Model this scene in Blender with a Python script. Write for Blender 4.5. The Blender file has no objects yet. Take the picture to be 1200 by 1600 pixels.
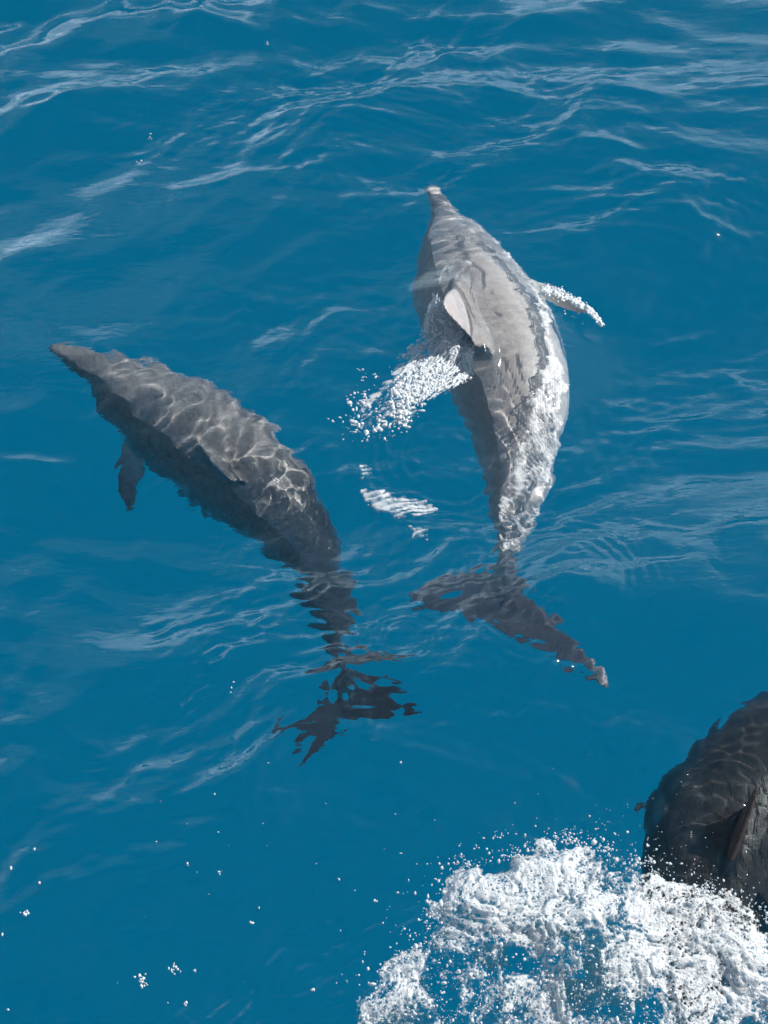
import bpy, math, random
import numpy as np
from mathutils import Vector, Matrix

random.seed(7)
rng = np.random.default_rng(11)
S = bpy.context.scene
COL = S.collection

# ---------------------------------------------------------------- camera
CAM_H, PITCH, VFOV = 4.5, 52.0, 36.0
W_PX, H_PX = 1200.0, 1600.0
cam_data = bpy.data.cameras.new('camera')
cam = bpy.data.objects.new('camera', cam_data)
COL.objects.link(cam)
cam.location = (0, 0, CAM_H)
cam.rotation_euler = (math.radians(90 - PITCH), 0, 0)
cam_data.sensor_fit = 'VERTICAL'
cam_data.angle = math.radians(VFOV)
cam_data.clip_start = 0.05
cam_data.clip_end = 3000
S.camera = cam

# ---------------------------------------------------------------- light
SUN_AZ, SUN_EL = 66.0, 38.0
ADDED_CLOUD, ADDED_CLOUD_TOP, ADDED_CIRRUS = 74.0, .92, 5.0          # azimuth measured from +Y towards +X
world = bpy.data.worlds.new('World')
S.world = world
world.use_nodes = True
nt = world.node_tree
nt.nodes.clear()
sky = nt.nodes.new('ShaderNodeTexSky')
sky.sky_type = 'NISHITA'
sky.sun_disc = False
sky.sun_elevation = math.radians(SUN_EL)
sky.sun_rotation = math.radians(SUN_AZ)
bg = nt.nodes.new('ShaderNodeBackground')
bg.inputs['Strength'].default_value = 0.05
out = nt.nodes.new('ShaderNodeOutputWorld')
# added bright cloud, kept to the sky ahead so the water reflects white streaks
g_tc = nt.nodes.new('ShaderNodeTexCoord')
g_map = nt.nodes.new('ShaderNodeMapping'); g_map.inputs['Scale'].default_value = (1.6, 1.6, 4.5)
g_nz = nt.nodes.new('ShaderNodeTexNoise'); g_nz.inputs['Scale'].default_value = 1.7; g_nz.inputs['Detail'].default_value = 6
g_cr = nt.nodes.new('ShaderNodeValToRGB'); g_cr.color_ramp.elements[0].position = .34; g_cr.color_ramp.elements[1].position = .80
g_sep = nt.nodes.new('ShaderNodeSeparateXYZ')
g_band = nt.nodes.new('ShaderNodeMapRange'); g_band.interpolation_type = 'SMOOTHSTEP'
for k, v_ in zip((1, 2, 3, 4), (ADDED_CLOUD_TOP, .15, 0, 1)): g_band.inputs[k].default_value = v_
g_mul = nt.nodes.new('ShaderNodeMath'); g_mul.operation = 'MULTIPLY'
g_mix = nt.nodes.new('ShaderNodeMix'); g_mix.data_type = 'RGBA'; g_mix.inputs[7].default_value = (ADDED_CLOUD * .86, ADDED_CLOUD * 1.0, ADDED_CLOUD * 1.1, 1)
nt.links.new(g_tc.outputs['Generated'], g_map.inputs[0]); nt.links.new(g_map.outputs[0], g_nz.inputs['Vector'])
nt.links.new(g_nz.outputs[0], g_cr.inputs[0]); nt.links.new(g_tc.outputs['Generated'], g_sep.inputs[0])
g_pw = nt.nodes.new('ShaderNodeMath'); g_pw.operation = 'POWER'; g_pw.inputs[1].default_value = 1.35
nt.links.new(g_sep.outputs['Z'], g_band.inputs[0]); nt.links.new(g_cr.outputs[0], g_mul.inputs[0]); nt.links.new(g_band.outputs[0], g_pw.inputs[0]); nt.links.new(g_pw.outputs[0], g_mul.inputs[1])
g_fw = nt.nodes.new('ShaderNodeMapRange'); g_fw.interpolation_type = 'SMOOTHSTEP'
g_fw.inputs[1].default_value = .05; g_fw.inputs[2].default_value = .6
g_m2 = nt.nodes.new('ShaderNodeMath'); g_m2.operation = 'MULTIPLY'
nt.links.new(g_sep.outputs['Y'], g_fw.inputs[0]); nt.links.new(g_fw.outputs[0], g_m2.inputs[0]); nt.links.new(g_mul.outputs[0], g_m2.inputs[1])
nt.links.new(g_m2.outputs[0], g_mix.inputs[0]); c_map = nt.nodes.new('ShaderNodeMapping'); c_map.inputs['Scale'].default_value = (2.2, 4.5, 1.5); c_map.inputs['Rotation'].default_value = (0, 0, .3)
c_nz = nt.nodes.new('ShaderNodeTexNoise'); c_nz.inputs['Scale'].default_value = 2.2; c_nz.inputs['Detail'].default_value = 4
c_cr = nt.nodes.new('ShaderNodeValToRGB'); c_cr.color_ramp.elements[0].position = .45; c_cr.color_ramp.elements[1].position = .75
c_mix = nt.nodes.new('ShaderNodeMix'); c_mix.data_type = 'RGBA'; c_mix.inputs[7].default_value = (ADDED_CIRRUS, ADDED_CIRRUS, ADDED_CIRRUS, 1)  # thin high haze added so the sea reflects soft lighter bands
nt.links.new(g_tc.outputs['Generated'], c_map.inputs[0]); nt.links.new(c_map.outputs[0], c_nz.inputs['Vector']); nt.links.new(c_nz.outputs[0], c_cr.inputs[0])
nt.links.new(c_cr.outputs[0], c_mix.inputs[0]); nt.links.new(sky.outputs[0], c_mix.inputs[6]); nt.links.new(c_mix.outputs[2], g_mix.inputs[6])
nt.links.new(g_mix.outputs[2], bg.inputs[0])
nt.links.new(bg.outputs[0], out.inputs[0])

sun_data = bpy.data.lights.new('sun', 'SUN')
sun_data.energy = 5.0
sun_data.angle = math.radians(0.5)
sun_data.color = (1.0, 0.945, 0.865)
sun = bpy.data.objects.new('sun', sun_data)
COL.objects.link(sun)
sd = Vector((math.sin(math.radians(SUN_AZ)) * math.cos(math.radians(SUN_EL)),
             math.cos(math.radians(SUN_AZ)) * math.cos(math.radians(SUN_EL)),
             math.sin(math.radians(SUN_EL))))
sun.rotation_euler = (-sd).to_track_quat('-Z', 'Y').to_euler()
sun_data.cycles.is_caustics_light = True

S.view_settings.view_transform = 'Standard'
S.view_settings.look = 'None'
S.view_settings.exposure = 0.28
S.view_settings.gamma = 1.0
S.cycles.max_bounces = 10
S.cycles.transmission_bounces = 8
S.cycles.transparent_max_bounces = 16
S.cycles.volume_bounces = 1
S.cycles.sample_clamp_indirect = 4.0
S.cycles.use_denoising = True
S.render.engine = 'CYCLES'

# ---------------------------------------------------------------- helpers
F_PX = (H_PX / 2) / math.tan(math.radians(VFOV) / 2)
CP, SP = math.cos(math.radians(PITCH)), math.sin(math.radians(PITCH))

def at(px, py, z=0.0):
    """point at height z seen at photo pixel (px, py); below 0 the ray is bent as water bends it"""
    u, v = (px - W_PX / 2) / F_PX, (H_PX / 2 - py) / F_PX
    d = np.array([u, CP + v * SP, -SP + v * CP])
    d /= np.linalg.norm(d)
    o = np.array([0, 0, CAM_H])
    if z >= 0:
        return o + d * ((z - CAM_H) / d[2])
    p = o + d * (-CAM_H / d[2])
    n = 1 / 1.33
    h = d[:2] * n
    dz = -math.sqrt(max(1e-6, 1 - h @ h))
    return p + np.array([h[0], h[1], dz]) * (z / dz)

def project(X, Y, Z=0.0):
    """where a point stands in the photograph; used only to lay out plan shapes on the sea"""
    dz = Z - CAM_H
    depth = Y * CP - dz * SP
    return W_PX / 2 + F_PX * X / depth, H_PX / 2 - F_PX * (Y * SP + dz * CP) / depth

def tag(o, label=None, cat=None, group=None, kind=None):
    if label: o['label'] = label
    if cat: o['category'] = cat
    if group: o['group'] = group
    if kind: o['kind'] = kind
    return o

def np_mesh(name, V, Q, smooth=True):
    V = np.asarray(V, dtype=np.float32); Q = np.asarray(Q, dtype=np.int32)
    me = bpy.data.meshes.new(name)
    k = Q.shape[1]
    me.vertices.add(len(V)); me.vertices.foreach_set('co', V.ravel())
    me.loops.add(Q.size); me.loops.foreach_set('vertex_index', Q.ravel())
    me.polygons.add(len(Q)); me.polygons.foreach_set('loop_start', np.arange(0, Q.size, k, dtype=np.int32))
    me.polygons.foreach_set('loop_total', np.full(len(Q), k, dtype=np.int32))
    me.update(calc_edges=True)
    if smooth:
        me.polygons.foreach_set('use_smooth', np.ones(len(Q), dtype=bool))
    me.validate()
    return me

def link(name, me, mat=None, parent=None):
    o = bpy.data.objects.new(name, me)
    COL.objects.link(o)
    if mat: me.materials.append(mat)
    if parent: o.parent = parent
    return o

def new_mat(name):
    m = bpy.data.materials.new(name); m.use_nodes = True
    m.node_tree.nodes.clear()
    o = m.node_tree.nodes.new('ShaderNodeOutputMaterial')
    return m, m.node_tree, o

def grid_quads(ny, nx):
    i = np.arange(ny - 1)[:, None] * nx + np.arange(nx - 1)[None, :]
    return np.stack([i, i + 1, i + 1 + nx, i + nx], -1).reshape(-1, 4)

# value noise on arrays (smooth, seeded)
def vnoise(x, y, seed=0):
    xi = np.floor(x).astype(np.int64); yi = np.floor(y).astype(np.int64)
    fx = x - xi; fy = y - yi
    fx = fx * fx * fx * (fx * (fx * 6 - 15) + 10); fy = fy * fy * fy * (fy * (fy * 6 - 15) + 10)
    def h(a, b):
        n = (a * 374761393 + b * 668265263 + seed * 974711) & 0xffffffff
        n = ((n ^ (n >> 13)) * 1274126177) & 0xffffffff
        return ((n ^ (n >> 16)) & 0xffff) / 65535.0
    return ((h(xi, yi) * (1 - fx) + h(xi + 1, yi) * fx) * (1 - fy) +
            (h(xi, yi + 1) * (1 - fx) + h(xi + 1, yi + 1) * fx) * fy) * 2 - 1

def fbm(x, y, seed=0, octs=4, gain=0.5):
    r = 0; a = 1.0
    for k in range(octs):
        r = r + a * vnoise(x * 2 ** k + 17.3 * k, y * 2 ** k - 9.1 * k, seed + k)
        a *= gain
    return r

# ---------------------------------------------------------------- dolphins
PROF = np.array([  # s, half width, up, down   (fractions of body length)
    [0.000, .006, .005, .006], [0.008, .012, .010, .011], [0.03, .017, .014, .015], [0.06, .025, .021, .021],
    [0.09, .037, .036, .030], [0.12, .051, .054, .041], [0.16, .068, .072, .056], [0.21, .084, .085, .071],
    [0.28, .098, .095, .086], [0.36, .104, .100, .094], [0.44, .103, .099, .095], [0.52, .095, .092, .088],
    [0.60, .081, .080, .077], [0.68, .063, .066, .064], [0.76, .045, .053, .052], [0.84, .028, .041, .040],
    [0.90, .018, .031, .029], [0.95, .014, .020, .019], [0.985, .012, .010, .010], [1.0, .006, .005, .005]])

def smooth_interp(s, xs, ys):
    from math import floor
    m = np.gradient(ys, xs)
    i = np.clip(np.searchsorted(xs, s) - 1, 0, len(xs) - 2)
    h = xs[i + 1] - xs[i]; t = (s - xs[i]) / h
    return ((2*t**3 - 3*t**2 + 1) * ys[i] + (t**3 - 2*t**2 + t) * h * m[i] +
            (-2*t**3 + 3*t**2) * ys[i + 1] + (t**3 - t**2) * h * m[i + 1])

def catmull(P, n=200):
    P = np.asarray(P, float)
    d = np.concatenate([[0], np.cumsum(np.linalg.norm(np.diff(P, axis=0), axis=1))]); d /= d[-1]
    t = np.linspace(0, 1, n)
    C = np.stack([smooth_interp(t, d, P[:, k]) for k in range(3)], -1)
    a = np.concatenate([[0], np.cumsum(np.linalg.norm(np.diff(C, axis=0), axis=1))])
    L = a[-1]; a /= L
    C = np.stack([np.interp(t, a, C[:, k]) for k in range(3)], -1)
    return C, L

class Spine:
    def __init__(s, pts, rolls):
        s.C, s.L = catmull(pts)
        s.n = len(s.C)
        T = np.gradient(s.C, axis=0); T /= np.linalg.norm(T, axis=1)[:, None]
        s.T = T                                   # from beak to tail
        t = np.linspace(0, 1, s.n)
        r = np.radians(np.interp(t, [a for a, b in rolls], [b for a, b in rolls]))
        side = np.cross(T, np.array([0, 0, 1.0])); side /= np.linalg.norm(side, axis=1)[:, None]
        up = np.cross(side, T)
        # roll about T
        s.U = up * np.cos(r)[:, None] + side * np.sin(r)[:, None]
        s.R = side * np.cos(r)[:, None] - up * np.sin(r)[:, None]
    def fr(s, t):
        f = t * (s.n - 1)
        g = lambda A: np.stack([np.interp(f, np.arange(s.n), A[:, k]) for k in range(3)], -1)
        return g(s.C), g(s.T), g(s.R), g(s.U)

def loft(rings):
    """closed tube from rings (n, k, 3)"""
    rings = np.asarray(rings); n, k, _ = rings.shape
    V = rings.reshape(-1, 3)
    i = np.arange(n - 1)[:, None] * k; j = np.arange(k)[None, :]; j2 = (j + 1) % k
    Q = np.stack([i + j, i + j2, i + k + j2, i + k + j], -1).reshape(-1, 4)
    c0, c1 = len(V), len(V) + 1
    V = np.vstack([V, rings[0].mean(0), rings[-1].mean(0)])
    jj = np.arange(k); j3 = (jj + 1) % k
    A = np.stack([np.full(k, c0), j3, jj, jj], -1)
    b = (n - 1) * k
    B = np.stack([np.full(k, c1), b + jj, b + j3, b + j3], -1)
    faces = [list(q) for q in Q] + [[c0, int(y), int(x)] for x, y in zip(jj, j3)] + [[c1, int(b + x), int(b + y)] for x, y in zip(jj, j3)]
    return V, faces

def fin_rings(base, tip_dir, chord_dir, thick_dir, length, chord, sweep, curve, tmax, n=16, k=20, tipw=.12, shape=None, root=0.0):
    """a tapering swept fin; sections run across chord_dir"""
    R = []
    for a in np.linspace(0, 1, n):
        c = chord * ((1 - a) ** .75 * (1 - tipw) + tipw) * (1 if a < .93 else (1 - (a - .93) / .07 * .55))
        if shape: c = chord * shape(a)
        c *= 1 + root * math.exp(-a / .16)
        off = sweep * a + curve * a * a
        cen = base + tip_dir * (length * a) + chord_dir * off
        th = tmax * (1 - a) ** .6 * (1 + 1.8 * root * math.exp(-a / .13)) + .0045
        ang = np.linspace(0, 2 * np.pi, k, endpoint=False)
        x = np.cos(ang) * .5                  # chord fraction
        prof = np.sin(ang) * (0.62 + .38 * (-np.cos(ang)))   # thicker in front
        R.append(cen[None] + chord_dir[None] * (x * c)[:, None] + thick_dir[None] * (prof * th * .5)[:, None])
    return R

def make_dolphin(name, sp, mat, fin_pig=.75, *, fluke_dir=None, fluke_tilt=0.0, pec=((.27, 1, 35, -25), (.27, -1, 35, -25)),
                 dorsal=(.455, .105, 0.0), voxel=.0075, fat=1.0, fluke_span=.155, pec_len=.155, root_w=1.0):
    L = sp.L
    parts = []
    s = np.concatenate([np.linspace(0, .1, 22)[:-1], np.linspace(.1, 1, 90)])
    w = smooth_interp(s, PROF[:, 0], PROF[:, 1]) * L * fat
    u = smooth_interp(s, PROF[:, 0], PROF[:, 2]) * L * fat
    d = smooth_interp(s, PROF[:, 0], PROF[:, 3]) * L * fat
    C, T, R, U = sp.fr(s)
    ang = np.linspace(0, 2 * np.pi, 40, endpoint=False)
    rings = []
    for i in range(len(s)):
        ca, sa = np.cos(ang), np.sin(ang)
        # the tail stock is keeled: narrow ridge above and below
        keel = np.clip((s[i] - .55) / .3, 0, 1)
        ww = np.sign(ca) * np.abs(ca) ** (1 + .5 * keel) * w[i]
        hh = np.where(sa > 0, u[i], d[i]) * sa
        rings.append(C[i] + R[i] * ww[:, None] + U[i] * hh[:, None])
    parts.append(loft(rings))
    # dorsal fin (falcate)
    ds, dh, lean = dorsal
    c, t, r, uu = [a[0] for a in sp.fr(np.array([ds]))]
    upd = uu * math.cos(lean) + r * math.sin(lean)
    th = r * math.cos(lean) - uu * math.sin(lean)
    base = c + uu * (L * .070 * fat) - t * .0 * L
    parts.append(loft(fin_rings(base, upd, t, th, L * (dh + .022), L * .145 * root_w, L * .040, L * .045, L * .034, tipw=.07, root=.5 * root_w)))
    # pectoral fins
    for (ps, sgn, sweep_deg, drop_deg, *slim) in pec:
        c, t, r, uu = [a[0] for a in sp.fr(np.array([ps]))]
        out_ = r * sgn
        a, b = math.radians(sweep_deg), math.radians(drop_deg)
        dr = out_ * math.cos(b) + uu * math.sin(b)
        dirv = dr * math.cos(a) + t * math.sin(a)
        ch = t * math.cos(a) - dr * math.sin(a)
        thk = np.cross(dirv, ch); thk /= np.linalg.norm(thk)
        base = c + out_ * (L * .070 * fat) - uu * L * .045 * fat
        shp = lambda q: (.9 + .25 * math.sin(q * 2.6)) * (1 - q ** 3.0) ** .6 * .9 + .05
        parts.append(loft(fin_rings(base, dirv, ch, thk, L * pec_len, L * .060 * (slim[0] if slim else 1), 0, L * .035, L * .022, shape=shp)))
    # flukes
    c, t, r, uu = [a[0] for a in sp.fr(np.array([.965]))]
    if fluke_dir is not None:
        r = np.asarray(fluke_dir, float); r = r - t * (r @ t) * .5; r /= np.linalg.norm(r)
        uu = np.cross(r, t); uu /= np.linalg.norm(uu)
    for sgn in (1, -1):
        shp = lambda q: (1 - q) ** .8 * .92 + .10 * (1 - q ** 6)
        parts.append(loft(fin_rings(c - r * sgn * L * .006, r * sgn, t, uu, L * fluke_span, L * .115, L * .035, L * .028, L * .020, shape=shp)))
    V = []; F = []; o = 0
    for v, f in parts:
        V.append(v); F += [[i + o for i in q] for q in f]; o += len(v)
    V = np.vstack(V)
    me = bpy.data.meshes.new(name + '_raw')
    me.from_pydata(V.tolist(), [], F)
    import bmesh
    bm = bmesh.new(); bm.from_mesh(me); bmesh.ops.recalc_face_normals(bm, faces=bm.faces); bm.to_mesh(me); bm.free()
    tmp = bpy.data.objects.new('tmp', me); COL.objects.link(tmp)
    m = tmp.modifiers.new('r', 'REMESH'); m.mode = 'VOXEL'; m.voxel_size = voxel; m.use_smooth_shade = True
    m2 = tmp.modifiers.new('s', 'CORRECTIVE_SMOOTH' if False else 'SMOOTH'); m2.factor = .5; m2.iterations = 4
    dg = bpy.context.evaluated_depsgraph_get()
    nm = bpy.data.meshes.new_from_object(tmp.evaluated_get(dg))
    bpy.data.objects.remove(tmp)
    nm.name = name
    n = len(nm.vertices)
    co = np.empty(n * 3, dtype=np.float32); nm.vertices.foreach_get('co', co); co = co.reshape(-1, 3)
    # pigment coordinates: place along the body, and how far up the flank
    best = np.full(n, 1e9); bi = np.zeros(n, int)
    for i in range(0, sp.n, 2):
        dd = ((co - sp.C[i]) ** 2).sum(1); k = dd < best
        best[k] = dd[k]; bi[k] = i
    rel = co - sp.C[bi]
    up = (rel * sp.U[bi]).sum(1); side = (rel * sp.R[bi]).sum(1)
    hgt = np.interp(bi / (sp.n - 1), PROF[:, 0], PROF[:, 2]) * L * fat + 1e-4
    bt = bi / (sp.n - 1)
    wid = np.interp(bt, PROF[:, 0], PROF[:, 1]) * L * fat + 1e-4
    off = np.clip((np.hypot(up / hgt, side / wid) - 1.2) / .7, 0, 1)
    off = np.maximum(off, np.clip((bt - .9) / .05, 0, 1))
    up = up * (1 - off) + hgt * (fin_pig + (1.7 - fin_pig) * np.clip((bt - .9) / .05, 0, 1)) * off
    at_ = nm.attributes.new('pig', 'FLOAT_VECTOR', 'POINT')
    at_.data.foreach_set('vector', np.stack([bi / (sp.n - 1), up / hgt, side / hgt], -1).astype(np.float32).ravel())
    nm.polygons.foreach_set('use_smooth', np.ones(len(nm.polygons), dtype=bool))
    sp.hull = co[off < .03]                   # the body without its fins
    # move the origin to the animal's middle
    cen = sp.C[sp.n // 2]
    co2 = (co - cen).astype(np.float32); nm.vertices.foreach_set('co', co2.ravel())
    ob = link(name, nm, mat); ob.location = cen
    ob.cycles.is_caustics_receiver = True
    return ob

def skin_mat(name, dark, mid, pale, line=0.1, soft=.25, noise=1.0, rough=.35, mottle=.55, tint=(1, 1, 1)):
    m, t, out = new_mat(name)
    N = t.nodes.new; Lk = t.links.new
    at_ = N('ShaderNodeAttribute'); at_.attribute_name = 'pig'
    sep = N('ShaderNodeSeparateXYZ'); Lk(at_.outputs['Vector'], sep.inputs[0])
    tc = N('ShaderNodeTexCoord')
    nz = N('ShaderNodeTexNoise'); nz.inputs['Scale'].default_value = 5; nz.inputs['Detail'].default_value = 6
    Lk(tc.outputs['Object'], nz.inputs['Vector'])
    ma = N('ShaderNodeMath'); ma.operation = 'MULTIPLY_ADD'; ma.inputs[1].default_value = .35 * noise; ma.inputs[2].default_value = -.17 * noise
    Lk(nz.outputs[0], ma.inputs[0])
    ad = N('ShaderNodeMath'); Lk(sep.outputs['Y'], ad.inputs[0]); Lk(ma.outputs[0], ad.inputs[1])
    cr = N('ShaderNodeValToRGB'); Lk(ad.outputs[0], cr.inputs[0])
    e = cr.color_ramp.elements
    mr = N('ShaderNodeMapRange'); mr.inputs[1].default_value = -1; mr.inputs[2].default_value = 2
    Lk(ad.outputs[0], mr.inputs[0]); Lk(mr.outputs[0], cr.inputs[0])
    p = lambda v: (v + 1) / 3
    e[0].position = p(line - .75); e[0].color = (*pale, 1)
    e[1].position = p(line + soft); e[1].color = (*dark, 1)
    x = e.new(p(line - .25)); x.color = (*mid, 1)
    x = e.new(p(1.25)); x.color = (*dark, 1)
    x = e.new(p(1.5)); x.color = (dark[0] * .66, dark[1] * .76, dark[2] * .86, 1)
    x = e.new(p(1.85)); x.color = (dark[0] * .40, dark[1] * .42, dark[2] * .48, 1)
    # scratches and fine mottling
    n2 = N('ShaderNodeTexNoise'); n2.inputs['Scale'].default_value = 38; n2.inputs['Detail'].default_value = 5; n2.inputs['Roughness'].default_value = .7
    Lk(tc.outputs['Object'], n2.inputs['Vector'])
    mx = N('ShaderNodeMix'); mx.data_type = 'RGBA'; mx.blend_type = 'MULTIPLY'; mx.inputs[0].default_value = mottle
    r2 = N('ShaderNodeValToRGB'); r2.color_ramp.elements[0].position = .3; r2.color_ramp.elements[0].color = (.62, .60, .58, 1)
    r2.color_ramp.elements[1].position = .7; r2.color_ramp.elements[1].color = (1.25, 1.22, 1.2, 1)
    Lk(n2.outputs[0], r2.inputs[0]); Lk(cr.outputs[0], mx.inputs[6]); Lk(r2.outputs[0], mx.inputs[7])
    b = N('ShaderNodeBsdfPrincipled'); b.inputs['Roughness'].default_value = rough
    b.inputs['IOR'].default_value = 1.38
    Lk(mx.outputs[2], b.inputs['Base Color'])
    bp = N('ShaderNodeBump'); bp.inputs['Strength'].default_value = .15; bp.inputs['Distance'].default_value = .01
    Lk(n2.outputs[0], bp.inputs['Height']); Lk(bp.outputs[0], b.inputs['Normal'])
    Lk(b.outputs[0], out.inputs[0])
    return m

M_pale = skin_mat('pale_dolphin_skin', (.52, .455, .44), (.68, .61, .59), (.78, .76, .74), line=.45, soft=.45, noise=1.3, rough=.28)
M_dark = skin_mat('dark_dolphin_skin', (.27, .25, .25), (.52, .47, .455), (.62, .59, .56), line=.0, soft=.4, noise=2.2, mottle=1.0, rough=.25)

M_shade = skin_mat('shade_tinted_dolphin_skin', (.052, .045, .045), (.11, .088, .08), (.3, .28, .27), line=-.3, soft=.3)  # near-black colour puts the shade over this dolphin into its skin

def P(*pts): return [at(*p) for p in pts]

# right-hand dolphin: back just under the surface, dorsal fin in the air
sp1 = Spine(P((676, 294, -.20), (696, 350, -.235), (732, 440, -.23), (774, 530, -.22), (800, 620, -.22), (808, 720, -.23), (803, 810, -.25), (797, 890, -.28), (796, 980, -.31)),
            [(0, 16), (.4, 26), (.8, 22), (1, 0)])
print('LEN1', sp1.L)
f1 = at(865, 1150, -.3) - at(620, 955, -.3)
d1 = make_dolphin('dolphin', sp1, M_pale, 1.42, fluke_dir=f1, dorsal=(.395, .145, .10), pec=((.285, -1, 40, 16, .7), (.27, 1, 50, -70)), fluke_span=.176, pec_len=.175, root_w=1.25)
tag(d1, 'pale grey dolphin surfacing with a white bubble trail running off its dorsal fin', 'dolphin', 'dolphins swimming beside the boat')

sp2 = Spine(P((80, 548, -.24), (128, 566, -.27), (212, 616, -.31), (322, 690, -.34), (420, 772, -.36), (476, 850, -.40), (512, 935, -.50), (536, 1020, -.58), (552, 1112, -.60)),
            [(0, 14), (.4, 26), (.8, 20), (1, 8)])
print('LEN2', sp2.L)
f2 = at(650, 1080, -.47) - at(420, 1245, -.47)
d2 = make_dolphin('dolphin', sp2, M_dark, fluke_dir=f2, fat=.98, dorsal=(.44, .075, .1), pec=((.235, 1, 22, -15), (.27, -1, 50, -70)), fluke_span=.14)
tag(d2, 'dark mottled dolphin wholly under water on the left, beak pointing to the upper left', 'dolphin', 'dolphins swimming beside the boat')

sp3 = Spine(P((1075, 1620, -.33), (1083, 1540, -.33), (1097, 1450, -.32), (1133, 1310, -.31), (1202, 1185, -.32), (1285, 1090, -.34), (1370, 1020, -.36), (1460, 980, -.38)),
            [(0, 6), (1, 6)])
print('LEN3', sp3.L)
d3 = make_dolphin('dolphin', sp3, M_shade, fat=1.3, dorsal=(.295, .11, .0), pec=((.27, 1, 50, -60), (.27, -1, 50, -70)))
tag(d3, 'shade-darkened dolphin at the lower right, partly covered by the edge of the white splash', 'dolphin', 'dolphins swimming beside the boat')


# ---------------------------------------------------------------- water
def axis(lo, hi, step, far):
    mid = np.arange(lo, hi, step)
    g = step * np.cumsum(1.09 ** np.arange(1, 400)); g = g[g < far]
    return np.concatenate([(lo - g)[::-1], mid, hi + g])

STEP = .0085
xs = axis(-2.3, 2.3, STEP, 500); ys = axis(1.1, 8.0, STEP, 800)
X, Y = np.meshgrid(xs, ys)
GX, GY = np.meshgrid(np.gradient(xs), np.gradient(ys))
SPC = np.maximum(GX, GY)

def poly_dist(X, Y, pts):
    """distance to a polyline, and the fraction of the way along it"""
    best = np.full(X.shape, 1e9); fr = np.zeros(X.shape); n = len(pts) - 1
    for i in range(n):
        a, b = np.array(pts[i][:2]), np.array(pts[i + 1][:2]); ab = b - a
        t = np.clip(((X - a[0]) * ab[0] + (Y - a[1]) * ab[1]) / (ab @ ab), 0, 1)
        d = np.hypot(X - a[0] - t * ab[0], Y - a[1] - t * ab[1])
        k = d < best; best[k] = d[k]; fr[k] = ((i + t) / n)[k]
    return best, fr

def base_waves(X, Y, SPC):
    Z = np.zeros_like(X)
    wx = X + .16 * fbm(X * .8, Y * .8, 3, 3); wy = Y + .16 * fbm(X * .8 + 40, Y * .8, 5, 3)
    r = np.random.default_rng(5)
    grp = .55 + .75 * np.clip(fbm(X * .35 + 1.2, Y * .45, 61, 2) + .35, 0, 1.3)
    for k in range(80):
        lam = 10 ** r.uniform(math.log10(.20), math.log10(3.4))
        th = math.radians(90 + 12 + r.normal() * (15 + 14 * (lam < .8)))
        a = SWELL * lam / (2 * math.pi) * r.uniform(.4, 1.1) * (1.0 if lam > .5 else .9)
        kx, ky = math.cos(th) * 2 * math.pi / lam, math.sin(th) * 2 * math.pi / lam
        p = wx * kx + wy * ky + r.uniform(0, 2 * math.pi)
        Z += a * np.clip((lam / SPC - 3) / 3, 0, 1) * (np.sin(p) - .22 * np.cos(2 * p)) * (grp if lam < 1.2 else 1)
    patch = np.clip(fbm(X * .7 + 3, Y * .9, 21, 3) * 1.2 + .35, 0.12, 1)
    fade = np.clip((.08 / SPC - 3) / 2, 0, 1)
    R_ = np.zeros_like(X)
    for k in range(50):
        lam = 10 ** r.uniform(math.log10(.045), math.log10(.22))
        th = math.radians(90 + 12 + r.normal() * 30)
        a = RIPPLE * lam / (2 * math.pi) * r.uniform(.4, 1)
        R_ += a * np.sin(wx * math.cos(th) * 2 * math.pi / lam + wy * math.sin(th) * 2 * math.pi / lam + r.uniform(0, 6.28))
    return Z + R_ * patch * fade

SWELL, RIPPLE = .044, .042
Z = base_waves(X, Y, SPC)

def near(pts, r):
    p = np.array([q[:2] for q in pts])
    jx = np.searchsorted(xs, [p[:, 0].min() - 3 * r, p[:, 0].max() + 3 * r]); jy = np.searchsorted(ys, [p[:, 1].min() - 3 * r, p[:, 1].max() + 3 * r])
    return slice(jy[0], jy[1]), slice(jx[0], jx[1])

def ruffle(pix, r, lam, slope, deg, spread=18, n=9, seed=0):
    """a patch of fine ripples along a line on the water"""
    pts = [at(*p) for p in pix]; sl = near(pts, r)
    x, y = X[sl], Y[sl]
    if x.size == 0: return
    d, _ = poly_dist(x + .05 * fbm(x * 4, y * 4, seed, 2), y + .05 * fbm(x * 4 + 9, y * 4, seed, 2), pts)
    w = np.exp(-(d / r) ** 2)
    rr = np.random.default_rng(seed + 100); q = np.zeros_like(x)
    wx = x + .03 * fbm(x * 5, y * 5, seed + 2, 2); wy = y + .03 * fbm(x * 5 + 5, y * 5, seed + 3, 2)
    for k in range(n):
        l = lam * rr.uniform(.75, 1.5); th = math.radians(deg + 90 + rr.normal() * spread)
        q += slope * l / 6.283 / math.sqrt(n) * 1.4 * np.sin((wx * math.cos(th) + wy * math.sin(th)) * 6.283 / l + rr.uniform(0, 6.28))
    Z[sl] += q * w

def ring(px, py, rad, lam, amp, w, squash=1.0, arc=None):
    c = at(px, py); sl = near([c], rad + w)
    x, y = X[sl] - c[0], Y[sl] - c[1]
    rr = np.hypot(x, y) + .006 * fbm(x * 8, y * 8, 7, 2)
    e = np.exp(-((rr - rad) / w) ** 2)
    if arc is not None:
        a = np.degrees(np.arctan2(y, x)); dlt = (a - arc[0] + 180) % 360 - 180
        e = e * np.exp(-(dlt / arc[1]) ** 2)
    Z[sl] += amp * np.sin((rr - rad) * 6.283 / lam) * e

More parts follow.
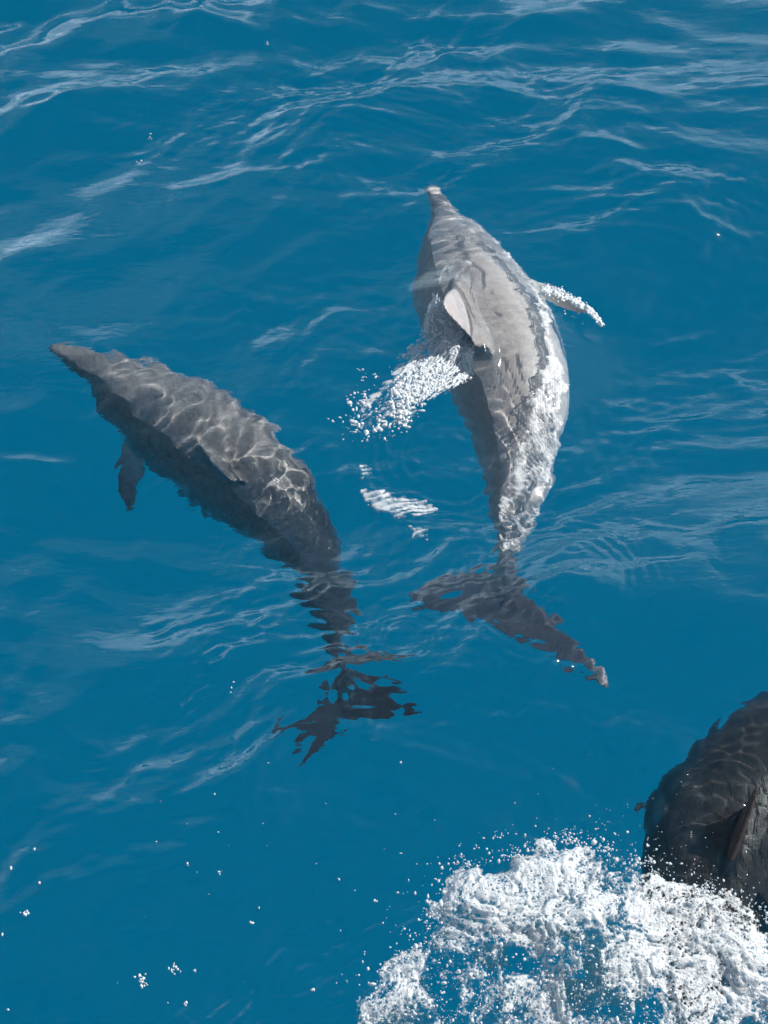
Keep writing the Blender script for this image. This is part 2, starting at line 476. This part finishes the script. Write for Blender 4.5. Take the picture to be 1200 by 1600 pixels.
def ridge(pix, h, w_back, w_front, seed=0):
    """a raised lip of water: gentle towards the camera, steeper behind"""
    pts = [at(*p) for p in pix]; r = max(w_back, w_front); sl = near(pts, r * 1.4)
    x, y = X[sl], Y[sl]
    x = x + .04 * fbm(x * 3, y * 3, seed, 3); y = y + .04 * fbm(x * 3 + 9, y * 3, seed + 1, 3)
    d, f = poly_dist(x, y, pts)
    yy = np.interp(x, *zip(*sorted((p[0], p[1]) for p in pts)))
    w = np.where(y > yy, w_back, w_front)
    Z[sl] += h * np.exp(-(d / w) ** 2) * np.clip(np.sin(np.pi * np.clip(f, .02, .98)), 0, 1) ** .6

# water draped over the pale dolphin's back and the bulge above the others
def drape(sp, film, cell=.02, drop=.008, k=.018):
    co = sp.hull; lo = co[:, :2].min(0) - .5; n = np.ceil((co[:, :2].max(0) + .5 - lo) / cell).astype(int)
    T = np.full(n, -1.0); ij = ((co[:, :2] - lo) / cell).astype(int)
    np.maximum.at(T, (ij[:, 0], ij[:, 1]), co[:, 2])
    for r in range(20):
        P_ = np.pad(T, 1, mode='edge')
        for dx, dy in ((0, 1), (2, 1), (1, 0), (1, 2)): T = np.maximum(T, P_[dx:dx + n[0], dy:dy + n[1]] - (drop if r > 0 else .004))
    for r in range(4):
        P_ = np.pad(T, 1, mode='edge'); T = (P_[:-2, 1:-1] + P_[2:, 1:-1] + P_[1:-1, :-2] + P_[1:-1, 2:] + T) / 5
    sl = (slice(*np.searchsorted(ys, [lo[1] + cell, lo[1] + (n[1] - 2) * cell])), slice(*np.searchsorted(xs, [lo[0] + cell, lo[0] + (n[0] - 2) * cell])))
    fx, fy = (X[sl] - lo[0]) / cell - .5, (Y[sl] - lo[1]) / cell - .5
    i, j = fx.astype(int), fy.astype(int); a, b = fx - i, fy - j
    t_ = T[i, j] * (1 - a) * (1 - b) + T[i + 1, j] * a * (1 - b) + T[i, j + 1] * (1 - a) * b + T[i + 1, j + 1] * a * b
    for r in range(14):
        P_ = np.pad(t_, 1, mode='edge'); t_ = (P_[:-2, 1:-1] + P_[2:, 1:-1] + P_[1:-1, :-2] + P_[1:-1, 2:] + t_) / 5
    Z[sl] = k * np.logaddexp(Z[sl] / k, (t_ + film) / k)

drape(sp1, .046)
for (pix, r, lam, sl_, deg, sd_, *ex) in [
    # around the left dolphin's tail: broken, glassy water
    ([(515, 930), (545, 990), (555, 1060), (590, 1080)], .12, .050, .21, 10, 1, 30),
    ([(420, 1200), (500, 1130), (560, 1110), (640, 1130)], .13, .050, .13, 62, 2),
    ([(520, 935), (430, 960), (350, 1010), (300, 1090)], .07, .040, .34, 35, 3),
    ([(410, 930), (330, 980), (260, 1000)], .06, .045, .26, 20, 4),
    ([(390, 1055), (460, 1050)], .05, .05, .25, 15, 5),
    # over the left dolphin
    ([(170, 595), (220, 615), (330, 660), (430, 720)], .15, .17, .20, 25, 6, 80),
    ([(170, 580), (300, 625), (430, 690)], .10, .085, .13, 60, 67, 80),
    ([(300, 640), (400, 680), (470, 740)], .12, .042, .07, 35, 66, 40),
    ([(420, 740), (480, 800), (525, 830)], .09, .045, .08, 55, 7, 50),
    ([(110, 570), (180, 680), (300, 800), (430, 880)], .06, .04, .09, 70, 8),
    # head and flanks of the pale dolphin
    ([(700, 360), (715, 390), (728, 420)], .11, .075, .19, 5, 9, 45),
    ([(750, 470), (810, 600), (800, 760)], .17, .060, .065, 28, 10, 70),
    ([(870, 600), (850, 720), (815, 800)], .07, .040, .15, 35, 11),
    ([(790, 820), (800, 900), (800, 950)], .09, .045, .28, 20, 12),
    ([(640, 960), (740, 960), (800, 980)], .11, .05, .14, 10, 13),
    ([(820, 980), (870, 1040), (905, 1090)], .12, .045, .19, 48, 14),
    # lower right dolphin
    ([(1190, 1080), (1080, 1180), (1030, 1290)], .09, .035, .08, 55, 15),
    ([(1150, 1230), (1060, 1290)], .17, .15, .16, 35, 16, 80),
    ([(1180, 1150), (1120, 1280), (1060, 1330)], .18, .05, .12, 35, 68, 60),
    ([(970, 1270), (1010, 1280)], .06, .035, .22, 60, 17),
    ([(560, 760), (680, 790)], .08, .035, .25, -8, 18),
    # lower left: rain of drops from the splash
    ([(330, 1560), (440, 1500), (560, 1500), (640, 1440)], .16, .05, .20, 30, 19),
    ([(250, 1600), (400, 1580)], .12, .05, .20, 40, 20),
]:
    ruffle([p for p in pix], r, lam, sl_, deg, spread=ex[0] if ex else 18, seed=sd_)
for a in [(480, 765, .085, .018, .0022, .030), (485, 770, .045, .016, .0018, .02), (520, 1455, .10, .022, .0020, .02), (455, 1450, .16, .03, .0016, .03),
          (330, 1530, .12, .028, .0024, .04), (140, 1515, .045, .02, .0012, .015), (20, 1540, .07, .025, .0012, .02), (660, 1395, .04, .018, .0012, .02),
          (500, 1540, .13, .03, .0014, .04), (420, 1590, .10, .03, .0014, .03), (560, 1465, .07, .02, .0012, .03), (700, 700, .22, .05, .0022, .12), (860, 930, .30, .04, .0014, .10),
          (1070, 1090, .12, .03, .0010, .06), (630, 1015, .10, .025, .0020, .05)]:
    ring(*a)
for k, (pix, h, wb, wf) in enumerate([
    ([(-60, 120), (30, 75), (110, 30), (200, 5)], .030, .07, .16), ([(-20, 190), (60, 160), (150, 130)], .026, .06, .14),
    ([(30, 185), (110, 170), (200, 140)], .018, .04, .10), ([(160, 30), (240, 12), (330, 8)], .016, .05, .10),
    ([(470, 28), (560, 20), (660, 30)], .014, .05, .10), ([(650, 150), (760, 148), (900, 165)], .020, .05, .14),
    ([(880, 215), (960, 240), (1010, 265)], .022, .05, .14), ([(940, 250), (1010, 285), (1110, 305)], .030, .05, .15),
    ([(1040, 350), (1100, 380), (1190, 395)], .024, .05, .13), ([(260, 305), (340, 300), (410, 285)], .016, .05, .13),
    ([(-10, 725), (60, 735), (120, 740)], .020, .04, .12), ([(1000, 835), (1060, 850)], .016, .04, .10), ([(1110, 835), (1180, 830), (1230, 830)], .020, .04, .12),
    ([(820, 940), (900, 925), (970, 920)], .018, .035, .10), ([(980, 925), (1050, 915), (1110, 900)], .016, .035, .10),
    ([(1140, 545), (1210, 575)], .018, .04, .10), ([(480, 135), (550, 145)], .014, .04, .10),
    ([(600, 960), (680, 938), (760, 938)], .018, .04, .10), ([(500, 700), (560, 750), (640, 800)], .022, .06, .12),
    ([(250, 1085), (310, 1050), (400, 1010), (470, 960)], .024, .06, .10), ([(380, 1050), (440, 1060), (490, 1045)], .018, .04, .08),
    ([(410, 925), (500, 915), (560, 910)], .018, .05, .08), ([(560, 1165), (650, 1185), (780, 1225)], .018, .05, .12),
    ([(860, 380), (930, 385)], .010, .04, .09), ([(620, 840), (700, 835), (780, 850)], .012, .05, .10)]):
    ridge(pix, h, wb, wf, seed=200 + k)

fb = at(758, 572); sl = near([fb], .2); Z[sl] += .065 * np.exp(-(((X[sl] - fb[0] + .02) / .06) ** 2 + ((Y[sl] - fb[1]) / .12) ** 2))
wme = np_mesh('water', np.stack([X.ravel(), Y.ravel(), Z.ravel()], -1), grid_quads(*X.shape))
m, t, out = new_mat('sea_water')
gl = t.nodes.new('ShaderNodeBsdfGlass'); gl.inputs['IOR'].default_value = 1.333; gl.inputs['Roughness'].default_value = 0.045
gl.inputs[0].default_value = (.93, .98, 1, 1)
dd = t.nodes.new('ShaderNodeBsdfDiffuse'); dd.inputs[0].default_value = (.01, .30, .46, 1)     # light scattered back by the top of the water
mx = t.nodes.new('ShaderNodeMixShader'); mx.inputs[0].default_value = .014
t.links.new(gl.outputs[0], mx.inputs[1]); t.links.new(dd.outputs[0], mx.inputs[2]); t.links.new(mx.outputs[0], out.inputs['Surface'])
tc = t.nodes.new('ShaderNodeTexCoord'); mp_ = t.nodes.new('ShaderNodeMapping'); mp_.inputs['Scale'].default_value = (14, 34, 20); mp_.inputs['Rotation'].default_value = (0, 0, -.25)
nz = t.nodes.new('ShaderNodeTexNoise'); nz.inputs['Scale'].default_value = 1.0; nz.inputs['Detail'].default_value = 3; nz.inputs['Distortion'].default_value = .5
bu = t.nodes.new('ShaderNodeBump'); bu.inputs['Strength'].default_value = 1.0; bu.inputs['Distance'].default_value = .0026
t.links.new(tc.outputs['Object'], mp_.inputs[0]); t.links.new(mp_.outputs[0], nz.inputs['Vector']); t.links.new(nz.outputs[0], bu.inputs['Height']); t.links.new(bu.outputs[0], gl.inputs['Normal'])
water = link('water', wme, m)
tag(water, 'deep blue rippled sea surface', None, None, 'structure')
water.cycles.is_caustics_caster = True

dm, t, out = new_mat('deep_sea_blue')
df = t.nodes.new('ShaderNodeBsdfDiffuse'); df.inputs[0].default_value = (.0, .67, .98, 1)
t.links.new(df.outputs[0], out.inputs[0])
q = 900
deep = link('deep_water', np_mesh('deep_water', [(-q, -q, -7), (q, -q, -7), (q, q, -7), (-q, q, -7)], [[0, 1, 2, 3]], False), dm)
tag(deep, 'deep blue water below the dolphins', None, None, 'structure')

def sea_z(x, y):
    i = np.clip(np.searchsorted(xs, x), 0, len(xs) - 1); j = np.clip(np.searchsorted(ys, y), 0, len(ys) - 1)
    return Z[j, i]

# ---------------------------------------------------------------- foam and spray
m, t, out = new_mat('aerated_water')
p = t.nodes.new('ShaderNodeBsdfPrincipled'); p.inputs['Base Color'].default_value = (.78, .83, .87, 1)
p.inputs['Roughness'].default_value = .12; p.inputs['IOR'].default_value = 1.33
tr = t.nodes.new('ShaderNodeBsdfTranslucent'); tr.inputs[0].default_value = (.75, .86, .92, 1)
mx = t.nodes.new('ShaderNodeMixShader'); mx.inputs[0].default_value = .28
t.links.new(p.outputs[0], mx.inputs[1]); t.links.new(tr.outputs[0], mx.inputs[2]); t.links.new(mx.outputs[0], out.inputs[0])
M_foam = m

def lace_mat(name, lo, hi, scale=90, col=(.79, .83, .87), top=1.0, bump=.7, rough=.16, pits=.30):
    """foam that thins out to clear water where it is thin"""
    m, t, out = new_mat(name); N = t.nodes.new
    p = N('ShaderNodeBsdfPrincipled'); p.inputs['Base Color'].default_value = (*col, 1)
    p.inputs['Roughness'].default_value = rough; p.inputs['IOR'].default_value = 1.33
    p.inputs['Subsurface Weight'].default_value = .7; p.inputs['Subsurface Radius'].default_value = (.8, .95, 1); p.inputs['Subsurface Scale'].default_value = .014
    tr = N('ShaderNodeBsdfTranslucent'); tr.inputs[0].default_value = (.75, .88, .95, 1)
    mx = N('ShaderNodeMixShader'); mx.inputs[0].default_value = .30
    t.links.new(p.outputs[0], mx.inputs[1]); t.links.new(tr.outputs[0], mx.inputs[2])
    tc = N('ShaderNodeTexCoord'); nz = N('ShaderNodeTexNoise'); nz.inputs['Scale'].default_value = scale; nz.inputs['Detail'].default_value = 5
    nz.inputs['Roughness'].default_value = .68; nz.inputs['Distortion'].default_value = .6
    t.links.new(tc.outputs['Object'], nz.inputs['Vector'])
    a = N('ShaderNodeAttribute'); a.attribute_name = 'thick'
    ad = N('ShaderNodeMath'); t.links.new(a.outputs['Fac'], ad.inputs[0]); t.links.new(nz.outputs[0], ad.inputs[1])
    mr = N('ShaderNodeMapRange'); mr.inputs[1].default_value = lo; mr.inputs[2].default_value = hi; mr.inputs[4].default_value = top; mr.interpolation_type = 'SMOOTHSTEP'
    v2 = N('ShaderNodeTexVoronoi'); v2.inputs['Scale'].default_value = 75; v2.inputs['Randomness'].default_value = 1
    t.links.new(tc.outputs['Object'], v2.inputs['Vector'])
    pr = N('ShaderNodeMapRange'); pr.inputs[1].default_value = .12; pr.inputs[2].default_value = .42; pr.inputs[3].default_value = -pits; pr.inputs[4].default_value = 0
    t.links.new(v2.outputs['Distance'], pr.inputs[0])
    a2 = N('ShaderNodeMath'); t.links.new(ad.outputs[0], a2.inputs[0]); t.links.new(pr.outputs[0], a2.inputs[1])
    t.links.new(a2.outputs[0], mr.inputs[0])
    tp = N('ShaderNodeBsdfTransparent'); m2 = N('ShaderNodeMixShader')
    t.links.new(mr.outputs[0], m2.inputs[0]); t.links.new(tp.outputs[0], m2.inputs[1]); t.links.new(mx.outputs[0], m2.inputs[2])
    vo = N('ShaderNodeTexVoronoi'); vo.inputs['Scale'].default_value = 150; t.links.new(tc.outputs['Object'], vo.inputs['Vector'])
    b = N('ShaderNodeBump'); b.inputs['Strength'].default_value = bump; b.inputs['Distance'].default_value = .004
    av = N('ShaderNodeMath'); t.links.new(vo.outputs[0], av.inputs[0]); t.links.new(nz.outputs[0], av.inputs[1])
    t.links.new(av.outputs[0], b.inputs['Height']); t.links.new(b.outputs[0], p.inputs['Normal'])
    t.links.new(m2.outputs[0], out.inputs[0])
    return m
M_lace = lace_mat('foam_lace', .58, .92)
M_film = lace_mat('thin_white_water', .50, 1.15, 55, top=.85, bump=.25, rough=.12, pits=.1)

def inside(px, py, poly):
    """signed distance in photo pixels to a plan outline, positive inside"""
    n = len(poly); c = np.zeros(px.shape, bool); best = np.full(px.shape, 1e9)
    for i in range(n):
        x1, y1 = poly[i]; x2, y2 = poly[(i + 1) % n]
        if y1 != y2:
            k = ((y1 > py) != (y2 > py)) & (px < (x2 - x1) * (py - y1) / (y2 - y1) + x1); c ^= k
        dx, dy = x2 - x1, y2 - y1
        t = np.clip(((px - x1) * dx + (py - y1) * dy) / (dx * dx + dy * dy), 0, 1)
        best = np.minimum(best, np.hypot(px - x1 - t * dx, py - y1 - t * dy))
    return np.where(c, best, -best)

def foam_sheet(name, poly, step, hfun, mat, lift=None, chop=.0):
    P_ = np.array([at(*q) for q in poly]); pad = .06
    x = np.arange(P_[:, 0].min() - pad, P_[:, 0].max() + pad, step); y = np.arange(P_[:, 1].min() - pad, P_[:, 1].max() + pad, step)
    x, y = np.meshgrid(x, y); px, py = project(x, y)
    d = inside(px, py, poly)
    h, th = hfun(x, y, px, py, d)
    z = (sea_z(x, y) if lift is None else lift(x, y)) + h
    if chop:
        cx, cy = chop * fbm(x * 22, y * 22, 71, 3) * np.clip(h * 20, 0, 1), chop * fbm(x * 22 + 5, y * 22, 73, 3) * np.clip(h * 20, 0, 1)
    else: cx = cy = 0
    keep = h > -.004
    Q = grid_quads(*x.shape); Q = Q[keep.ravel()[Q].any(1)]
    used = np.unique(Q); mp = np.full(x.size, -1); mp[used] = np.arange(len(used))
    me = np_mesh(name, np.stack([(x + cx).ravel(), (y + cy).ravel(), z.ravel()], -1)[used], mp[Q])
    me.attributes.new('thick', 'FLOAT', 'POINT').data.foreach_set('value', np.broadcast_to(th, x.shape).ravel()[used].astype(np.float32))
    return link(name, me, mat)

ICO = None
def balls(C, R, sub=1):
    """many small drops in one mesh"""
    import bmesh
    bm = bmesh.new(); bmesh.ops.create_icosphere(bm, subdivisions=sub, radius=1)
    v = np.array([q.co for q in bm.verts]); f = np.array([[q.index for q in p.verts] for p in bm.faces]); bm.free()
    C = np.asarray(C); R = np.asarray(R)[:, None] * np.exp(np.random.default_rng(len(C)).normal(size=(len(C), 3)) * .32 + [0, .08, -.05])
    V = (C[:, None, :] + v[None] * R[:, None, :]).reshape(-1, 3)
    F = (f[None] + (np.arange(len(C)) * len(v))[:, None, None]).reshape(-1, 3)
    return V, F

def melt(name, V, F, voxel, mat, it=1):
    me = np_mesh(name + '_raw', V, F)
    tmp = bpy.data.objects.new('tmp', me); COL.objects.link(tmp)
    a = tmp.modifiers.new('r', 'REMESH'); a.mode = 'VOXEL'; a.voxel_size = voxel; a.use_smooth_shade = True
    if it: b = tmp.modifiers.new('s', 'SMOOTH'); b.iterations = it; b.factor = .5
    nm = bpy.data.meshes.new_from_object(tmp.evaluated_get(bpy.context.evaluated_depsgraph_get()))
    bpy.data.objects.remove(tmp); nm.name = name
    return link(name, nm, mat)

# the burst of white water at the lower right
SPL = [(545, 1640), (575, 1560), (610, 1505), (655, 1478), (672, 1440), (690, 1395), (715, 1360), (765, 1345), (830, 1328), (884, 1306), (935, 1328),
       (1000, 1350), (1060, 1372), (1130, 1395), (1180, 1415), (1215, 1450), (1400, 1520), (1500, 1900), (700, 1900)]
BLOB = [(800, 1400, 120, .55), (900, 1370, 90, .3), (715, 1540, 60, -.34), (915, 1500, 50, -.60), (1130, 1470, 140, .45), (1040, 1420, 70, .35), (900, 1590, 60, .25),
        (640, 1520, 60, .12), (1180, 1540, 60, .15), (800, 1480, 45, -.35), (590, 1590, 60, .05), (1020, 1480, 90, .1), (760, 1420, 60, .3)]
def cover(px, py):
    c = np.full(px.shape, .10)
    for a, b, r, w in BLOB: c = c + w * np.exp(-((px - a) ** 2 + (py - b) ** 2) / r ** 2)
    return c
def splash_h(x, y, px, py, d):
    e = np.clip((d + 16 * fbm(x * 14, y * 14, 81, 4)) / 26, -1, 1)
    wx, wy = x + .06 * fbm(x * 5, y * 5, 91, 4), y + .06 * fbm(x * 5 + 7, y * 5, 92, 4)
    big = fbm(wx * 3.2, wy * 3.2, 31, 2)
    rid = 1 - np.abs(fbm(wx * 8, wy * 8, 33, 5, .55))
    fine = fbm(wx * 45, wy * 45, 35, 3, .7)
    lace = np.abs(fbm(wx * 26, wy * 26, 37, 3, .6))
    cov = cover(px, py) + .38 * fbm(wx * 6.5, wy * 6.5, 41, 5, .66) + .16 - .5 * np.clip(.16 - lace, 0, 1) / .16 * (fbm(wx * 4, wy * 4, 47, 2) > -.1) * 0.6
    e2 = np.minimum(e, np.clip(cov * 4, -1, 1))
    dome = np.clip(d / 110, 0, 1) ** .6
    k = np.clip(e2, 0, 1)
    h = k ** .7 * (.006 + .055 * dome * (.7 + .7 * big)) + k * .015 * dome * (rid - .3) + .0050 * fine * k
    return np.where(e2 > 0, h, -.03 * np.clip(-e2 * 3, 0, 1)), np.clip(cov * .68 + .09, 0, .55) * np.clip(e * 4, 0, 1) + .16 * fine - .10
splash = foam_sheet('splash', SPL, .0036, splash_h, M_lace, chop=.008)
tag(splash, 'burst of white foaming water at the lower right corner', None, None, 'stuff')

# drops and threads thrown up from it
def pick_in(poly, n, fn=None):
    P_ = np.array(poly, float); o = []
    while len(o) < n:
        q = rng.uniform(P_.min(0), P_.max(0), (4000, 2)); k = inside(q[:, 0], q[:, 1], poly) > 0
        if fn is not None: k &= rng.uniform(size=len(q)) < fn(q[:, 0], q[:, 1])
        o += list(q[k])
    return np.array(o[:n])
C, R = [], []
rim = SPL[1:16]
for i in range(len(rim) - 1):
    a, b = np.array(rim[i]), np.array(rim[i + 1])
    for k in range(34):
        q = a + (b - a) * rng.uniform(); out_ = rng.exponential(16)
        n_ = np.array([b[1] - a[1], -(b[0] - a[0])], float); n_ /= np.linalg.norm(n_) + 1e-9
        q = q + n_ * (out_ - 6)
        C.append(at(q[0], q[1], abs(rng.normal()) * .03 + .005)); R.append(.0011 + rng.exponential(.0013))
for q in pick_in(SPL[:16] + [(1215, 1640)], 2400, lambda x, y: np.clip(.9 - cover(x, y), .1, 1)):
    z = abs(rng.normal()) * .05 + .01
    C.append(at(q[0], q[1], z)); R.append(.0008 + min(.0055, rng.exponential(.0010)))
for (px, py, n, sp_, up_) in [(885, 1318, 60, 22, .12), (800, 1340, 30, 14, .07), (840, 1330, 40, 20, .09), (1104, 1395, 60, 12, .10), (1000, 1350, 40, 25, .07), (940, 1330, 30, 16, .07), (715, 1350, 30, 18, .06), (775, 1310, 12, 14, .05)]:
    for k in range(n):
        u_ = rng.uniform() ** 1.5
        c = at(px + rng.normal() * sp_ * (1 - .7 * u_), py, 0.01) + np.array([0, 0, up_ * u_])
        C.append(c); R.append(rng.uniform(.4, 1) * .0032 * (1 - u_) + .0010)
vs, fs = balls(C, R)
spray = link('spray', np_mesh('spray', vs, fs), M_foam)
tag(spray, 'drops of spray flying up around the white splash', None, None, 'stuff')

# the film of white water pouring off the pale dolphin's fin
def quad(A, u):
    A = np.array(A, float); d = np.linspace(0, 1, len(A)); u = np.clip(np.asarray(u, float), 0, 1)
    return np.stack([smooth_interp(u, d, A[:, k]) for k in (0, 1)], -1)
LB = [(681, 452), (668, 490), (654, 528), (632, 554), (608, 584), (580, 616), (552, 650), (526, 684)]
RB = [(744, 528), (741, 562), (738, 584), (716, 600), (682, 618), (654, 642), (626, 672), (590, 702)]
C, R = [], []
def trail_pt(u, v, jit=0):
    l, r_ = quad(LB, [u])[0], quad(RB, [u])[0]; q = l + (r_ - l) * v
    if jit: q = q + rng.normal(size=2) * jit
    fz = max(0.0, .20 * (1 - v) * (1 - u / .30)) + .012 + .02 * math.exp(-((u - .45) / .25) ** 2)
    return at(q[0], q[1], fz)
tn = lambda a, b: float(vnoise(np.array(a), np.array(b), 77))
for k in range(520):                                   # threads drawn out by the flow
    v = rng.uniform(); u0 = rng.uniform() ** 1.3 * .62; ln = rng.uniform(.03, .20) * (1 if u0 < .5 else .4); w = rng.normal() * .10; rr = .0009 + rng.exponential(.0008)
    for q in np.arange(0, ln, .006):
        u = u0 + q
        if u > 1: break
        if tn(u * 7, v * 5) + .5 * tn(u * 19, v * 14 + 4) < -.25 - .2 * (u < .5) + .35 * (u > .7): continue
        C.append(trail_pt(u, v + w * q * 4)); R.append(rr * (.7 + .6 * rng.uniform()))
for k in range(6400):
    u = np.clip(rng.beta(1.25, 1.6), 0, 1); v = rng.uniform()
    if u > .45: v = 1 - abs(rng.normal()) * .42 if rng.uniform() < .6 else v
    v = min(1.05, max(-.08, v))
    if tn(u * 8 + 3, v * 5) + .7 * tn(u * 22, v * 14) < -.05 + .25 * (u > .65): continue
    C.append(trail_pt(u, v, 3 + 4 * (u > .6))); R.append((.0012 + min(.0055, rng.exponential(.0015))) * (1 + .35 * (u > .6)))
for (px, py) in [(566, 580), (568, 590), (565, 600), (590, 585), (548, 622), (552, 630), (516, 654), (530, 650), (562, 578), (612, 582), (585, 590), (552, 617)]:
    for _ in range(3):
        C.append(at(px + rng.normal() * 3, py + rng.normal() * 3, .02)); R.append(rng.uniform(.002, .0045))
UU, VV = np.meshgrid(np.linspace(0, 1, 240), np.linspace(-.04, 1.04, 120))
G = np.array([trail_pt(a, b) for a, b in zip(UU.ravel(), VV.ravel())]) - [0, 0, .006]
n_ = fbm(UU * 15 + 3 + VV * 3, VV * 9 + .8 * fbm(UU * 6, VV * 4, 86, 2), 85, 5, .68)
e_ = np.minimum(np.minimum(UU * 12, (1 - UU) * 4), np.minimum((VV + .04) * 9, (1.04 - VV) * 9))
fan = np_mesh('thin_sheet', G, grid_quads(*UU.shape))
fan.attributes.new('thick', 'FLOAT', 'POINT').data.foreach_set('value', (np.clip(e_, 0, 1) * .60 - .12 + .5 * n_ - .34 * np.clip((UU - .40) / .3, 0, 1)).ravel().astype(np.float32))
v_, f_ = balls(C, R)
trail = melt('bubble_trail', v_, f_, .0016, M_foam, 1)
fan_o = link('thin_sheet', fan, M_film, trail)
tag(trail, 'sheet of white bubbles and threads streaming off the fin of the pale dolphin', None, None, 'stuff')

# bubbles driven under by the splash
def under_h(x, y, px, py, d):
    return np.where(d > -50, .02 * fbm(x * 9, y * 9, 51, 3), -1), np.clip(d / 90 + .1, -.35, .45) + .22 * fbm(x * 6, y * 6, 53, 3)
M_under = lace_mat('sunken_bubbles', .60, 1.1, 60, (.30, .62, .66))
under = foam_sheet('sunken_bubbles', SPL, .012, under_h, M_under, lift=lambda x, y: -.13 + 0 * x)
tag(under, 'pale cloud of bubbles under the white splash', None, None, 'stuff')

# thin white water running off the pale dolphin's right side
CR = [(752, 352), (766, 362), (790, 392), (820, 425), (848, 452), (862, 490), (872, 535), (886, 588), (880, 640), (874, 690), (860, 745), (842, 800), (826, 830),
      (812, 870), (780, 862), (772, 830), (785, 770), (808, 700), (822, 640), (842, 590), (850, 562), (842, 520), (830, 480), (806, 440), (784, 408), (762, 378)]
def crust_h(x, y, px, py, d):
    w1, w2 = x + .012 * fbm(x * 30, y * 30, 67, 2), y + .012 * fbm(x * 30 + 4, y * 30, 68, 2)
    th = np.clip((d - 5 * (py < 560) + 7 * fbm(w1 * 20, w2 * 20, 61, 4, .6)) / 8, -1, 1)
    low = np.clip((py - 585) / 50, 0, 1)
    n = fbm(w1 * 30, w2 * 22, 63, 4, .62)
    edge = np.clip(1 - d / 16, 0, 1)
    str_ = np.sin((x * .85 + y * .55 + .03 * fbm(x * 9, y * 9, 64, 3)) * 6.283 / .020)
    tail = np.clip((py - 700) / 90, 0, 1)
    k = th - low * (.50 - .34 * edge) + .42 * n + .20 * str_ * low - .30 * tail
    return np.where(th > 0, .002 + .0022 * np.clip(k, 0, 1.2), -.01), k * .60
crust = foam_sheet('white_water', CR, .003, crust_h, M_film)
tag(crust, 'thin white water running along the right side of the pale dolphin', None, None, 'stuff')

# foam clinging to its right flipper
FP = [(848, 452), (872, 458), (898, 470), (918, 482), (932, 496), (941, 508)]
C, R = [], []
for k in range(520):
    u = rng.uniform(); q = quad(FP, [u])[0]; w = (8 * (1 - u) ** .6 + 3)
    C.append(at(q[0] + rng.normal() * 2, q[1] + rng.normal() * w * .42, .012 + .012 * (1 - u))); R.append(.0025 + rng.exponential(.0020) * (1 - .5 * u))
for k in range(14):
    C.append(at(900 + rng.normal() * 14, 492 + rng.normal() * 8, .01)); R.append(rng.uniform(.002, .004))
v_, f_ = balls(C, R)
ff = melt('flipper_foam', v_, f_, .0022, M_foam, 2)
tag(ff, 'white foam breaking over the right flipper of the pale dolphin', None, None, 'stuff')

# the thin curved patch left behind by the fin
def arc_h(x, y, px, py, d):
    th = np.clip((d + 6 * fbm(x * 25, y * 25, 65, 3)) / 8, -1, 1)
    st = np.sin((py + .28 * px + 5 * fbm(x * 8, y * 8, 66, 2)) * 6.283 / 8.5)
    return np.where(th > 0, .003 + .002 * st, -.01), th * .40 + .16 * st + .15 + .2 * fbm(x * 30, y * 30, 69, 2)
for k, poly in enumerate([[(566, 762), (600, 752), (640, 770), (684, 782), (660, 792), (622, 800), (585, 788)], [(558, 716), (576, 722), (584, 735), (566, 736)], [(640, 818), (672, 822), (668, 832), (646, 832)]]):
    a_ = foam_sheet('foam_patch', poly, .0035, arc_h, M_film)
    tag(a_, ['largest combed white foam patch below the bubble trail', 'small white foam patch just below the bubble trail', 'smallest thin foam patch left of the pale dolphin tail'][k], 'foam patch', 'foam patches left by the fin')

# flecks of foam and fallen drops on the calm water
C, R = [], []
for (px, py, n, sp_) in [(234, 209, 5, 2), (218, 246, 3, 2), (212, 245, 1, 1), (365, 1080, 3, 3), (219, 1524, 16, 6), (222, 1530, 8, 4), (272, 1508, 12, 4), (304, 1510, 3, 2), (42, 1438, 7, 4),
                         (8, 1473, 2, 1), (56, 1336, 2, 1), (296, 1361, 2, 1), (344, 1369, 3, 1), (404, 1418, 2, 1), (392, 1438, 2, 1), (488, 1538, 4, 2), (586, 1404, 3, 1), (286, 1560, 3, 2),
                         (530, 1372, 2, 1), (626, 1198, 2, 1), (12, 1574, 2, 1), (315, 18, 2, 1), (420, 66, 2, 2), (65, 1390, 1, 1), (22, 1364, 2, 1), (338, 1254, 1, 1), (343, 1312, 1, 1), (560, 1600, 4, 3)]:
    for _ in range(n):
        C.append(at(px + rng.normal() * sp_, py + rng.normal() * sp_, .003)); R.append(rng.uniform(.0022, .0042))
for k in range(60):
    px = rng.uniform(180, 1000); py = 1600 - abs(rng.normal()) * 190 - .12 * px
    if py < 1180: continue
    C.append(at(px, py, .003)); R.append(rng.uniform(.0008, .0019))
for k in range(60):
    C.append(at(rng.normal(1000, 60), rng.normal(1310, 25), .02)); R.append(rng.uniform(.0008, .0018))
C = np.array(C); C[:, 2] += sea_z(C[:, 0], C[:, 1])
v_, f_ = balls(C, R)
fl = link('foam_flecks', np_mesh('foam_flecks', v_, f_), M_foam)
tag(fl, 'tiny white flecks of foam scattered over the calm water', None, None, 'stuff')
